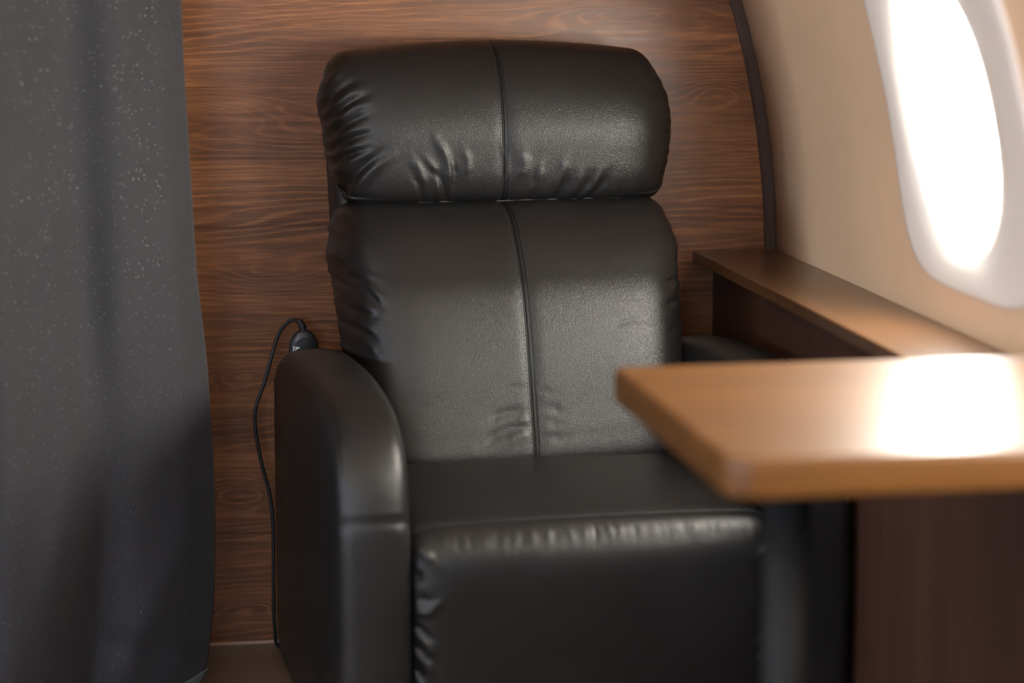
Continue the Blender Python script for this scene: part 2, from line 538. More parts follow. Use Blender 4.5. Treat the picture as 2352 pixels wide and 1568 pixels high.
# ------------------------------------------------------------------ side console (ledge)
con = empty('side_console', (.40, -2.7, 0))
tag(con, 'long brown wooden side console with dark panel below the oval window', 'console')
def loc(o):                                # keep world placement under an offset root
    return o
L0, L1 = -.0015, -5.19
box('console_top', (.398 - .40, (L0 + L1) / 2 + 2.7, .6145), (.134, L0 - L1, .019), M['ledge_top'], con, .0025, 2)
box('front_panel', (.3735 - .40, (L0 + L1) / 2 + 2.7, .3035), (.018, L0 - L1, .601), M['ledge_panel'], con, .001, 1)

# ------------------------------------------------------------------ table
def rounded_slab(name, x0, x1, y0, y1, z0, z1, radii, bev, mat, parent):
    """radii: (x0y0, x1y0, x1y1, x0y1)"""
    cs = [(x0, y0, radii[0], 180), (x1, y0, radii[1], 270), (x1, y1, radii[2], 0), (x0, y1, radii[3], 90)]
    pts = []
    for cx, cy, r, a0 in cs:
        sx = 1 if cx == x0 else -1; sy = 1 if cy == y0 else -1
        for k in range(13):
            a = math.radians(a0 + 90 * k / 12)
            pts.append((cx + sx * r + r * math.cos(a), cy + sy * r + r * math.sin(a)))
    rows = []
    for k in range(7):
        a = PI / 2 * k / 6
        rows.append((bev * (1 - math.sin(a)), z0 + bev * (1 - math.cos(a))))
    for k in range(7):
        a = PI / 2 * k / 6
        rows.append((bev * (1 - math.cos(a)), z1 - bev * (1 - math.sin(a))))
    P = np.array(pts); c = P.mean(0)
    n = len(pts)
    nrm = []
    for i in range(n):
        t = P[(i + 1) % n] - P[i - 1]
        nn = np.array([t[1], -t[0]]); nrm.append(nn / (np.linalg.norm(nn) + 1e-9))
    V, F = [], []
    for ins, z in rows:
        for i in range(n):
            q = P[i] - nrm[i] * ins
            V.append((q[0], q[1], z))
    for r in range(len(rows) - 1):
        for i in range(n):
            F.append((r * n + i, r * n + (i + 1) % n, (r + 1) * n + (i + 1) % n, (r + 1) * n + i))
    F.append(tuple(range(n))); F.append(tuple(range((len(rows) - 1) * n, len(rows) * n)))
    o = from_data(name, V, F, mat, parent)
    for p in o.data.polygons:
        if len(p.vertices) > 4: p.use_smooth = False
    return o
TX, TY = .055, -1.50
tab = empty('table', (TX, TY, 0))
tag(tab, 'varnished wooden table with thick rounded top on a black post before the recliner', 'table')
rounded_slab('tabletop', -.074 - TX, .455 - TX, -1.752 - TY, -1.262 - TY, .6245, .662, (.030, .004, .004, .012), .006, M['table'], tab)
tube('post', [(0, 0, .008), (0, 0, .618)], .0245, M['black_metal'], tab, 40)
def disc(name, prof, mat, parent, n=48):
    V, F = [], []
    for r, z in prof:
        for k in range(n):
            a = 2 * PI * k / n
            V.append((r * math.cos(a), r * math.sin(a), z))
    m = len(prof)
    for i in range(m - 1):
        for k in range(n):
            F.append((i * n + k, i * n + (k + 1) % n, (i + 1) * n + (k + 1) % n, (i + 1) * n + k))
    F += [tuple(range(n)), tuple(range((m - 1) * n, m * n))]
    return from_data(name, V, F, mat, parent, smooth=False)
disc('base_plate', [(.13, 0), (.13, .006), (.125, .010), (.03, .014), (.026, .02)], M['black_metal'], tab)
disc('mounting_plate', [(.03, .612), (.07, .617), (.07, .6245)], M['black_metal'], tab)

# ------------------------------------------------------------------ recliner
REC = empty('recliner', (-.0287, 0, 0), math.radians(2.5))
tag(REC, 'black leather recliner armchair with pillow headrest standing against the wooden wall', 'armchair')

HS = [(-0.2652, 0.9148, -0.2573, 0.9268, 0.0039, 0.002), (-0.2611, 0.8855, -0.242, 0.9145, 0.0045, 0.0025), (-0.2556, 0.8598, -0.2248, 0.8888, 0.0052, 0.003), (-0.2512, 0.8444, -0.2179, 0.8695, 0.0052, 0.003), (-0.2515, 0.8187, -0.2254, 0.8369, 0.0052, 0.003), (-0.2518, 0.7962, -0.2205, 0.8143, 0.0052, 0.0025), (-0.245, 0.7716, -0.2154, 0.7981, 0.0084, 0.0035), (-0.2259, 0.7349, -0.1908, 0.7795, 0.0065, 0.0035), (-0.258, 0.872, -0.2318, 0.8997, 0.0039, -0.0025), (-0.2531, 0.8527, -0.2204, 0.8798, 0.0039, -0.0025), (-0.2514, 0.829, -0.2194, 0.8522, 0.0045, -0.003), (-0.2517, 0.8058, -0.2184, 0.8271, 0.0039, -0.0025), (-0.252, 0.782, -0.2219, 0.8027, 0.0045, -0.003), (-0.2369, 0.7371, -0.2065, 0.7824, 0.0058, -0.004), (-0.1383, 0.7979, -0.1235, 0.7528, 0.0058, 0.0022), (-0.1179, 0.8001, -0.0985, 0.7399, 0.0052, 0.0024), (-0.1033, 0.8284, -0.0832, 0.7572, 0.0058, 0.003), (-0.0604, 0.8101, -0.0579, 0.7742, 0.0058, 0.0016), (0.0288, 0.8052, 0.0254, 0.7673, 0.0084, 0.0022), (0.0563, 0.7851, 0.0422, 0.744, 0.0052, 0.0022), (0.0933, 0.7936, 0.0752, 0.7518, 0.0077, 0.002), (-0.004, 0.8202, -0.002, 0.7449, 0.0045, 0.0015), (-0.1358, 0.7732, -0.1236, 0.7352, 0.0052, -0.0022), (-0.1108, 0.7851, -0.0886, 0.7305, 0.0058, -0.0032), (-0.079, 0.7909, -0.0792, 0.7421, 0.0058, -0.002), (0.0476, 0.7721, 0.0362, 0.729, 0.0045, -0.0025), (0.0981, 0.7711, 0.0712, 0.7255, 0.0065, -0.003), (0.1326, 0.7697, 0.1037, 0.7255, 0.0058, -0.003), (0.1605, 0.7712, 0.1193, 0.7244, 0.0058, -0.0032), (0.1183, 0.7773, 0.0915, 0.7284, 0.0052, 0.0015), (0.1468, 0.7767, 0.1118, 0.7259, 0.0052, 0.0015), (0.2468, 0.8903, 0.2658, 0.8979, 0.0052, -0.003), (0.2508, 0.8343, 0.2679, 0.8366, 0.0052, -0.003), (0.2494, 0.7714, 0.2672, 0.7743, 0.0052, -0.003), (0.247, 0.8673, 0.2662, 0.867, 0.0065, 0.0015), (0.2476, 0.8046, 0.2669, 0.8042, 0.0065, 0.0015)]
LS = [(-0.251, 0.638, -0.2238, 0.6379, 0.0037, 0.0022), (-0.2368, 0.6251, -0.2171, 0.616, 0.005, 0.0026), (-0.2406, 0.6015, -0.2257, 0.591, 0.0063, 0.0026), (-0.2425, 0.5761, -0.2275, 0.5667, 0.0056, 0.0024), (-0.2409, 0.5547, -0.2262, 0.5412, 0.005, 0.002), (-0.2598, 0.6434, -0.2362, 0.6296, 0.0044, -0.0026), (-0.2507, 0.63, -0.2242, 0.6099, 0.0044, -0.0028), (-0.2616, 0.6184, -0.2291, 0.6042, 0.0044, -0.002), (-0.2513, 0.584, -0.2231, 0.5832, 0.005, -0.0024), (-0.2578, 0.5641, -0.2286, 0.5507, 0.005, -0.0022), (-0.0447, 0.4791, -0.0079, 0.4825, 0.0037, -0.0012), (-0.0663, 0.4402, -0.0102, 0.4482, 0.0056, -0.0026), (-0.0745, 0.4072, -0.0074, 0.4293, 0.0063, -0.003), (0.0103, 0.4752, 0.0309, 0.4745, 0.0037, -0.0012), (0.01, 0.4529, 0.0433, 0.4486, 0.005, -0.0018), (0.009, 0.4359, 0.0358, 0.4306, 0.005, -0.0014), (0.0075, 0.4086, 0.0412, 0.4121, 0.005, -0.0015), (-0.0394, 0.4075, -0.0068, 0.4183, 0.0056, 0.0022), (-0.0251, 0.4336, -0.0069, 0.4378, 0.0037, 0.0015), (0.1319, 0.563, 0.1722, 0.5708, 0.0025, -0.0012), (0.2196, 0.6178, 0.2401, 0.6202, 0.005, -0.003), (0.2191, 0.5895, 0.2393, 0.5913, 0.005, -0.003), (0.2184, 0.5511, 0.2369, 0.5566, 0.005, -0.003), (-0.274, 0.6772, -0.2554, 0.6739, 0.005, -0.003), (-0.2656, 0.7128, -0.2521, 0.707, 0.005, -0.002)]
FS = [(-0.2401, 0.3569, -0.2177, 0.3334, 0.0062, 0.005), (-0.2407, 0.2682, -0.2226, 0.2683, 0.0045, 0.004), (-0.2226, 0.2683, -0.2084, 0.2836, 0.0051, 0.003), (-0.2386, 0.2393, -0.2167, 0.2119, 0.0051, 0.004), (-0.2388, 0.2128, -0.2202, 0.1878, 0.0045, 0.004), (-0.2403, 0.3267, -0.2354, 0.3035, 0.0067, -0.004), (-0.2366, 0.2864, -0.2225, 0.2855, 0.0067, -0.004), (-0.2408, 0.2521, -0.22, 0.2266, 0.0051, -0.004), (-0.241, 0.2233, -0.2202, 0.1988, 0.0045, -0.004), (-0.2401, 0.1944, -0.2288, 0.1774, 0.0045, -0.004)]

def folds(X, Z, strokes):
    """height of the leather's pulled folds: soft tapering ridges and hollows"""
    D = np.zeros_like(X)
    for x0, z0, x1, z1, w, a in strokes:
        L = math.hypot(x1 - x0, z1 - z0)
        ux, uz = (x1 - x0) / L, (z1 - z0) / L
        s = ((X - x0) * ux + (Z - z0) * uz) / L
        bow = .10 * L * np.clip(1 - (2 * s - 1) ** 2, 0, 1)
        d = -(X - x0) * uz + (Z - z0) * ux - bow
        e = np.where(s < 0, -s, np.where(s > 1, s - 1, 0)) * L
        taper = np.clip(.35 + np.sin(np.clip(s, 0, 1) * PI), 0, 1)
        D += a * taper * np.exp(-(d / w) ** 2) * np.exp(-(e / (w * 1.6)) ** 2)
    return D

def drawn(st, lim, more, amp, wid):
    """lengthen the gathered folds that run in from the left edge"""
    out = []
    for x0, z0, x1, z1, w, a in st:
        if x0 < lim:
            dx, dz = x1 - x0, z1 - z0
            x1 += dx * more; z1 += dz * more; x0 -= dx * .25; z0 -= dz * .35; w *= wid; a *= amp
        out.append((x0, z0, x1, z1, w, a))
    return out
HS = drawn(HS, -.215, .55, 1.15, 1.15)
LS = [q if not (-.08 < q[0] < .06) else q[:4] + (q[4] * 1.25, q[5] * .62) for q in LS]
LS = drawn(LS, -.23, .55, 1.1, 1.1)

def a_values(base=190):
    a = list(np.linspace(-1, 1, base)) + list(np.linspace(-.05, .05, 41))
    for k in range(1, 16):
        q = 1 - .07 * (k / 16) ** 2
        a += [q, -q]
    return np.array(sorted(set(np.round(a, 5))))

def cushion(name, prof, vback, hw, rt, rb, strokes, side_p, side_q, mat, parent, nb=170, seam=True, pucker=None, top_arc=0.0, bot_arc=0.0, wl=1.0, wr=1.0, hwl=None):
    """prof: (v, z) outline of the middle from bottom to top; vback(z); hw(z) half width; rt/rb corner radii"""
    P = resample(catmull(prof, 12), nb)
    A = a_values()
    zb, zt = P[:, 1].min(), P[:, 1].max()
    zm = .5 * (zb + zt)
    Vg = np.zeros((len(A), nb, 3))
    aa = A[:, None]; vp = P[None, :, 0]; zp = P[None, :, 1]
    H = np.vectorize(hw)(P[:, 1])[None, :]
    HL = np.vectorize(hwl)(P[:, 1])[None, :] if hwl else H
    X = aa * np.where(aa < 0, HL * wl, H * wr)
    hmax = H.max()
    def corner(x, r):
        d = np.clip((np.abs(x) - (hmax - r)) / r, 0, 1)
        return r * (1 - np.sqrt(np.clip(1 - d ** 2, 0, 1)))
    ax = np.abs(aa) * hmax
    dropt = corner(ax, rt) + top_arc * np.abs(aa) ** 2
    dropb = corner(ax, rb) + bot_arc * np.abs(aa) ** 2
    Z = np.where(zp > zm, zm + (zp - zm) * (1 - dropt / (zt - zm)), zm + (zp - zm) * (1 - dropb / (zm - zb)))
    Sd = np.clip(1 - np.abs(aa) ** side_p, 0, 1) ** (1 / side_q)
    VB = np.vectorize(vback)(P[:, 1])[None, :]
    Y = VB + (vp - VB) * Sd
    D = folds(X, Z, strokes)
    inner = np.clip((np.abs(vp - VB)) / .03, 0, 1)
    if seam:
        fade = inner
        g = -.0022 * np.exp(-((X - .0) / .0016) ** 2) - .0017 * np.exp(-((X - .0052) / .0014) ** 2) - .0016 * np.exp(-(np.abs(X - .0026) / .011) ** 2) + .0010 * np.exp(-((X - .0026) / .0015) ** 2)
        D = D + g * fade
    G0 = np.stack([X, Y, Z], 2)
    Na = np.gradient(G0, A, axis=0); Nb = np.gradient(G0, axis=1)
    NN = np.cross(Na, Nb); NN /= (np.linalg.norm(NN, axis=2)[..., None] + 1e-12)
    if NN[len(A) // 2, nb // 2, 1] > 0: NN = -NN
    k = (D * np.clip(Sd * 1.6, 0, 1) * np.clip(inner * 1.5, .0, 1))[..., None]
    G0 = G0 + NN * k
    X, Y, Z = G0[..., 0], G0[..., 1], G0[..., 2]
    if pucker is not None:
        k = pucker
        X = X * (1 + k * (np.abs(aa) ** 8) * (np.sin(Z * 230 + 1.7 * np.sin(Z * 71)) * .6 + .4 * np.sin(Z * 411)))
    Vg[..., 0], Vg[..., 1], Vg[..., 2] = X, Y, Z
    na = len(A)
    F = [(i * nb + j, (i + 1) * nb + j, (i + 1) * nb + j + 1, i * nb + j + 1) for i in range(na - 1) for j in range(nb - 1)]
    per = [i * nb for i in range(na)] + [(na - 1) * nb + j for j in range(1, nb)] + [i * nb + nb - 1 for i in range(na - 2, -1, -1)] + [j for j in range(nb - 2, 0, -1)]
    V = Vg.reshape(-1, 3)
    # closed, slightly inset back face
    b0 = len(V)
    c = V[per].mean(0)
    B = [(V[i] + (c - V[i]) * np.array([.06, 0, .06])) + np.array([0, .012, 0]) for i in per]
    V = np.vstack([V, np.array(B)])
    m = len(per)
    for k in range(m):
        F.append((per[k], per[(k + 1) % m], b0 + (k + 1) % m, b0 + k))
    F.append(tuple(range(b0, b0 + m)))
    o = from_data(name, V, F, mat, parent)
    # handles on the surface for stitching
    def surf(x, z):
        i = int(np.argmin(np.abs(A - x / hmax)))
        j = int(np.argmin(np.abs(Vg[i, :, 2] - z)))
        return Vg[i, j]
    return o, Vg, A

def stitches(name, paths, parent, step=.0062, length=.0040, r=.00042):
    V, F = [], []
    for path in paths:
        P = np.array(path)
        d = np.r_[0, np.cumsum(np.linalg.norm(np.diff(P, axis=0), axis=1))]
        t = 0.0
        while t + length < d[-1]:
            q = [np.array([np.interp(t + length * s, d, P[:, k]) for k in range(3)]) for s in (0, .5, 1)]
            tube_data(q, [r * .5, r, r * .5], 5, V, F)
            t += step
    return from_data(name, V, F, M['thread'], parent)

def col_at(Vg, A, x, hmax, off=-.0003, j0=0, j1=None):
    i = int(np.argmin(np.abs(A * hmax - x)))
    c = Vg[i, j0:j1].copy(); c[:, 1] += off
    return c

# headrest pillow
hp = [(-.135, .7285), (-.175, .727), (-.205, .7295), (-.222, .742), (-.2295, .765), (-.2315, .80), (-.2305, .838), (-.222, .875),
      (-.208, .909), (-.188, .937), (-.165, .957), (-.140, .967), (-.115, .969)]
HZ = [.727, .745, .78, .84, .90, .93, .97]
hw_l_ = lambda z: float(np.interp(z, HZ, [.238, .247, .254, .259, .266, .264, .255]))
hw_h = lambda z: float(np.interp(z, HZ, [.263, .272, .279, .284, .279, .270, .255]))
head, HV, HA = cushion('headrest', hp, lambda z: -.115 - .02 * (z < .74), hw_h, .037, .035, HS, 9, 2.1, M['leather'], REC, top_arc=.019, pucker=.004, hwl=hw_l_)
hj = HV.shape[1]
stitches('stitching', [col_at(HV, HA, -.0055, .266, -.0004, 25, 150), col_at(HV, HA, .0100, .284, -.0004, 25, 150)], head)
# thread line of the headrest's lower seam
pts = []
for x in np.linspace(-.215, .20, 60):
    i = int(np.argmin(np.abs(HA * .284 - x)))
    j = int(np.argmin(np.abs(HV[i, :60, 1] - (-.210)))) if True else 8
    p = HV[i, j]
    pts.append((p[0], p[1] - .0012, p[2] - .0008 + .0008 * math.sin(x * 40)))
tube('piping', pts, .0011, M['piping'], head, 6)

# lower back cushion, leaning back with a full lumbar
lp = [(-.33, .352), (-.40, .350), (-.435, .360), (-.446, .385), (-.437, .42), (-.424, .459), (-.399, .537), (-.370, .609), (-.345, .648), (-.318, .681), (-.290, .706), (-.262, .7225), (-.225, .7315), (-.17, .7335)]
hw_l = lambda z: float(np.interp(z, [.35, .45, .55, .64, .68, .72], [.243, .252, .258, .263, .270, .262]))
back, LV, LA = cushion('back_cushion', lp, lambda z: float(np.interp(z, [.35, .735], [-.31, -.15])), hw_l, .045, .03, LS, 10, 2.2, M['leather'], REC, pucker=.005, wl=.975, wr=1.008)
stitches('stitching', [col_at(LV, LA, -.0055, .270, -.0004, 20, 150), col_at(LV, LA, .0100, .270, -.0004, 20, 150)], back)

# back shell: upholstered frame behind both cushions
def shell():
    side = [(-.035, .10), (-.040, .50), (-.055, .90), (-.075, .945), (-.105, .957), (-.135, .950), (-.150, .90), (-.150, .74), (-.23, .55), (-.30, .36), (-.30, .10)]
    S2 = resample(catmull(side + [side[0]], 8), 150)[:-1]
    V, F = [], []
    st = []
    r = .020
    for k in range(7):
        a = PI / 2 * k / 6
        st.append((-1 , r * (1 - math.cos(a)), r * (1 - math.sin(a))))
    xs = []
    for k in range(7):
        a = PI / 2 * k / 6
        xs.append((-1 + 0, r * (1 - math.sin(a)), r * math.cos(a)))
    stations = [(-1, r * (1 - math.sin(PI / 2 * k / 6)), r * (1 - math.cos(PI / 2 * k / 6))) for k in range(7)]
    stations = [(-1, r * (1 - math.cos(PI / 2 * k / 6)), r * (1 - math.sin(PI / 2 * k / 6))) for k in range(7)] + \
               [(s, r, 0) for s in np.linspace(-.8, .8, 12)] + \
               [(1, r * (1 - math.cos(PI / 2 * k / 6)), r * (1 - math.sin(PI / 2 * k / 6))) for k in range(6, -1, -1)]
    c = S2.mean(0)
    n = len(S2)
    nr = []
    for i in range(n):
        t = S2[(i + 1) % n] - S2[i - 1]
        q = np.array([t[1], -t[0]]); q = q / np.linalg.norm(q)
        nr.append(q)
    nr = np.array(nr)
    if np.mean(np.sum(nr * (S2 - c), 1)) < 0: nr = -nr
    for s, dx, ins in stations:
        for i in range(n):
            v, z = S2[i] - nr[i] * ins
            h = float(np.interp(z, [.1, .5, .6, .74, .87, .93, .96], [.205, .222, .236, .243, .248, .236, .205]))
            x = s * h if abs(s) < 1 else s * (h - dx)
            V.append((x, v, z))
    m = len(stations)
    for q in range(m - 1):
        for i in range(n):
            F.append((q * n + i, q * n + (i + 1) % n, (q + 1) * n + (i + 1) % n, (q + 1) * n + i))
    F += [tuple(range(n)), tuple(range((m - 1) * n, m * n))]
    return from_data('back_shell', V, F, M['leather_side'], REC)
shell()

# seat cushion and footrest panel: slabs whose upholstered face follows a path in (v, z)
def slab(name, path, inner, hw, strokes, mat, edge=.020, nb=120, nseam=None, p_=14, q_=2.0):
    P = resample(catmull(path, 10), nb)
    A = a_values(150)
    T = np.gradient(P, axis=0); T /= np.linalg.norm(T, axis=1)[:, None]
    N = np.stack([-T[:, 1], T[:, 0]], 1)
    if np.mean(np.sum(N * (P - np.array(inner).mean(0)), 1)) < 0: N = -N
    Sd = np.clip(1 - np.abs(A) ** p_, 0, 1) ** (1 / q_)
    na = len(A)
    V = np.zeros((na, nb, 3))
    X = A[:, None] * hw * np.ones((1, nb))
    Z0 = np.ones((na, 1)) * P[None, :, 1]
    D = folds(X, Z0, strokes) if strokes else np.zeros_like(X)
    off = -edge * (1 - Sd)[:, None] + D
    if nseam is not None:
        off = off + nseam(X, P)
    V[..., 0] = X
    V[..., 1] = P[None, :, 0] + N[None, :, 0] * off
    V[..., 2] = P[None, :, 1] + N[None, :, 1] * off
    inn = resample(inner, 12)
    W = np.zeros((na, 12, 3)); W[..., 0] = X[:, :1]; W[..., 1] = inn[None, :, 0]; W[..., 2] = inn[None, :, 1]
    G = np.concatenate([V, W], 1); n = nb + 12
    F = [(i * n + j, (i + 1) * n + j, (i + 1) * n + (j + 1) % n, i * n + (j + 1) % n) for i in range(na - 1) for j in range(n)]
    F += [tuple(range(n)), tuple(range((na - 1) * n, na * n))]
    return from_data(name, G.reshape(-1, 3), F, mat, REC), V, A

sp = [(-.30, .355), (-.38, .374), (-.46, .3845), (-.55, .3885), (-.64, .3865), (-.71, .3810), (-.755, .3755), (-.772, .3730)]
def crown(X, P):      # the seat sags a little between its edges
    return .004 * (1 - (X / .24) ** 2) * np.ones_like(X)
seat, SV, SA = slab('seat_cushion', sp, [(-.772, .355), (-.70, .30), (-.30, .30)], .2415, None, M['leather'], .016, 110, crown)
fp = [(-.7725, .3725), (-.786, .3685), (-.800, .3570), (-.8095, .338), (-.8135, .310), (-.8130, .26), (-.8085, .18), (-.803, .10), (-.797, .045)]
rng = random.Random(3)
FSX = list(FS)
for k in range(26):     # small crimps under the front seam
    x = -.20 + k * .0165 + rng.uniform(-.004, .004)
    FSX.append((x, .3655, x + rng.uniform(-.006, .004), .349, .0035, rng.choice((-1, 1)) * rng.uniform(.0003, .0009)))
for s in FS:            # the right hand edge is gathered in the same way
    FSX.append((-s[0], s[1] - .012, -s[2], s[3] - .012, s[4], s[5] * .8))
foot, FV, FA = slab('footrest', fp, [(-.79, .045), (-.745, .15), (-.75, .34)], .2415, FSX, M['leather'], .020, 130, crown)
# double stitched seam along the seat's front edge
def row(Vg, A, j, off, lim=.232):
    return [(p[0], p[1] - off[0], p[2] + off[1]) for p in Vg[:, j] if abs(p[0]) < lim]
tube('piping', row(SV, SA, -1, (.0005, .0006), .236), .0016, M['leather_side'], seat, 8)
stitches('stitching', [row(SV, SA, -4, (0, .0003)), row(SV, SA, -1, (.007, -.0016))], seat, .0062, .004, .00045)

# arms
def arm(sign):
    root_name = 'armrest'
    top = [(-.135, .478), (-.165, .500), (-.22, .517), (-.30, .530), (-.42, .537), (-.52, .540), (-.60, .537), (-.67, .529), (-.725, .513), (-.765, .490), (-.790, .460), (-.804, .425), (-.811, .39), (-.815, .34), (-.817, .25), (-.817, .12), (-.814, .045), (-.806, .028)]
    T = resample(catmull(top, 10), 170)
    bottom = resample([(-.79, .020), (-.50, .018), (-.16, .022), (-.125, .045)], 24)
    back = resample([(-.118, .08), (-.120, .30), (-.124, .43), (-.128, .465)], 20)
    loop = np.vstack([T, bottom, back])
    n = len(loop)
    t = np.roll(loop, -1, 0) - np.roll(loop, 1, 0)
    t /= np.linalg.norm(t, axis=1)[:, None]
    nr = np.stack([t[:, 1], -t[:, 0]], 1)
    if np.mean(np.sum(nr * (loop - loop.mean(0)), 1)) < 0: nr = -nr
    x_in, x_out = .2430, (.3400 if sign < 0 else .3500)
    w = x_out - x_in
    r = .020
    st = []
    for k in range(9):
        a = PI / 2 * k / 8
        st.append((r * (1 - math.cos(a)), r * (1 - math.sin(a))))
    mid = [(x, 0) for x in np.linspace(r, w - r, 10)[1:-1]]
    stations = [(x_in + x, i) for x, i in st] + [(x_in + x, i) for x, i in mid] + [(x_out - x, i) for x, i in st[::-1]]
    V = []
    for x, ins in stations:
        dome = .0075 * (((x - (x_in + x_out) / 2) / (w / 2)) ** 2)
        for i in range(n):
            v, z = loop[i]
            o = -ins
            if i < len(T): o -= dome * (1 if z > .38 else .5)
            # horizontal seam on the front face, piped edges of the band
            if v < -.70: o -= .0028 * math.exp(-((z - .392) / .0030) ** 2) - .0010 * math.exp(-((z - .399) / .004) ** 2)
            q = loop[i] + nr[i] * o
            V.append((sign * x, q[0], q[1]))
    m = len(stations)
    F = []
    for s in range(m - 1):
        for i in range(n):
            F.append((s * n + i, s * n + (i + 1) % n, (s + 1) * n + (i + 1) % n, (s + 1) * n + i))
    # side panels: slightly puffed inset rings then a cap
    c = np.array([-.45, .27])
    def cap(si, outward):
        base = si * n
        prev = [base + i for i in range(n)]
        x0 = V[base][0]
        ring0 = np.array([[V[k][1], V[k][2]] for k in prev])
        for f_, puff in ((.04, .0015), (.12, .004), (.30, .007), (.55, .009), (.8, .010)):
            cur = []
            for i in range(n):
                q = ring0[i] + (c - ring0[i]) * f_
                V.append((x0 + outward * puff, q[0], q[1])); cur.append(len(V) - 1)
            for i in range(n): F.append((prev[i], prev[(i + 1) % n], cur[(i + 1) % n], cur[i]))
            prev = cur
        F.append(tuple(prev))
    cap(0, 0.0); cap(m - 1, sign * 1.0)
    o = from_data(root_name, V, F, M['leather'], REC)
    # piped edge between the band and the outer side, and a seam thread across the front
    pts = []
    for i in range(14, 150):
        k = 9 + 8 + 3
        x, ins = stations[k]
        p = loop[i] - nr[i] * (ins + .0075)
        pts.append((sign * (x + .0010), p[0] + nr[i][0] * .0008, p[1] + nr[i][1] * .0008))
    tube('piping', pts, .0013, M['leather_side'], o, 6)
    return o
arm(-1); arm(1)
# chassis and feet
box('base_frame', (0, -.45, .085), (.47, .62, .11), M['leather_side'], REC, .01)
for sx in (-1, 1):
    for v in (-.20, -.74):
        V, F = [], []
        tube_data([(sx * .29, v, 0), (sx * .29, v, .024)], .018, 16, V, F)
        from_data('foot', V, F, M['black_metal'], REC, smooth=False)
# cloth pocket for the handset on the back of the arm
bm = bmesh.new()
for c_, s_ in (((-.2857, -.1063, .437), (.064, .0226, .074)), ((-.2857, -.0685, .437), (.064, .004, .074)), ((-.2857, -.0875, .402), (.064, .042, .004)),
               ((-.3157, -.0826, .437), (.004, .028, .074)), ((-.2557, -.0826, .437), (.004, .028, .074))):
    box_bm(bm, c_, s_, .0012, 1)
from_bm('remote_pocket', bm, M['leather_side'], REC)

# ------------------------------------------------------------------ remote control with its cable
RC = empty('remote_control', (-.3105, -.095, .409))
tag(RC, 'small black wired remote control tucked behind the left armrest, its thin cable looping down', 'remote control')
def handset():
    V, F = [], []
    n = 40
    outline = []
    def hwid(z): return float(np.interp(z, [.0, .02, .08, .094, .104, .111, .115, .117], [.019, .022, .0235, .0225, .0190, .0140, .009, 0.004]))
    zs = np.array(sorted(list(np.linspace(0, .117, 40))))
    for z in zs:
        h = hwid(z)
        d = .0095 * min(1, (h / .02) ** .6)
        for k in range(n):
            y, x = sup(2 * PI * k / n, d, h, 3.0)
            V.append((x, y, z))
    m = len(zs)
    for i in range(m - 1):
        for k in range(n): F.append((i * n + k, i * n + (k + 1) % n, (i + 1) * n + (k + 1) % n, (i + 1) * n + k))
    F += [tuple(range(n)), tuple(range((m - 1) * n, m * n))]
    return from_data('handset', V, F, M['remote'], RC)
hs = handset()
# glossy face plate rim
rim = []
for t in np.linspace(PI * 1.02, -.02 * PI, 30):
    x, z = .0175 * math.cos(t), .070 + .034 * max(0, math.sin(t))
    rim.append((x, -.0093, z))
rim = [(-.0185, -.0093, .03)] + rim + [(.0185, -.0093, .03)]
tube('face_rim', rim, .0010, M['cable'], hs, 8)
bm = bmesh.new()
a = [bm.verts.new(p) for p in ((-.0170, -.0100, .0925), (-.0175, -.0100, .0835), (-.0060, -.0100, .0900))]
b = [bm.verts.new((v.co.x, -.0070, v.co.z)) for v in a]
bm.faces.new(a); bm.faces.new(b)
for i in range(3): bm.faces.new((a[i], a[(i + 1) % 3], b[(i + 1) % 3], b[i]))
tag(from_bm('direction_mark', bm, M['mark'], hs, False), 'pale triangular mark')
cab_w = [(-.3108, -.0945, .524), (-.3128, -.0905, .5325), (-.3180, -.084, .5372), (-.3285, -.076, .5370), (-.3425, -.072, .5235), (-.3526, -.07, .5011), (-.3598, -.07, .4759), (-.3712, -.07, .4383), (-.3826, -.07, .4076), (-.3866, -.07, .3835), (-.3836, -.07, .3488), (-.3761, -.07, .3067), (-.3659, -.07, .2644), (-.3610, -.07, .2221), (-.3605, -.07, .1727), (-.3615, -.07, .1091), (-.3605, -.066, .045), (-.352, -.055, .008), (-.30, -.05, .0045), (-.20, -.05, .0045)]
org = np.array(RC.location)
cpts = [tuple(p - org) for p in catmull(cab_w, 10)]
tube('cable', cpts, .0030, M['cable'], RC, 12)
# ribbed strain relief
sr = np.array([(-.3105, -.0945, .522), (-.3115, -.0935, .5275), (-.3130, -.0905, .5325), (-.3160, -.086, .5365)])
P = catmull([tuple(p - org) for p in sr], 12)
tube('strain_relief', P, [.0062 - .0022 * (i / len(P)) + (.0010 if (i // 3) % 2 else 0) for i in range(len(P))], M['cable'], RC, 14)

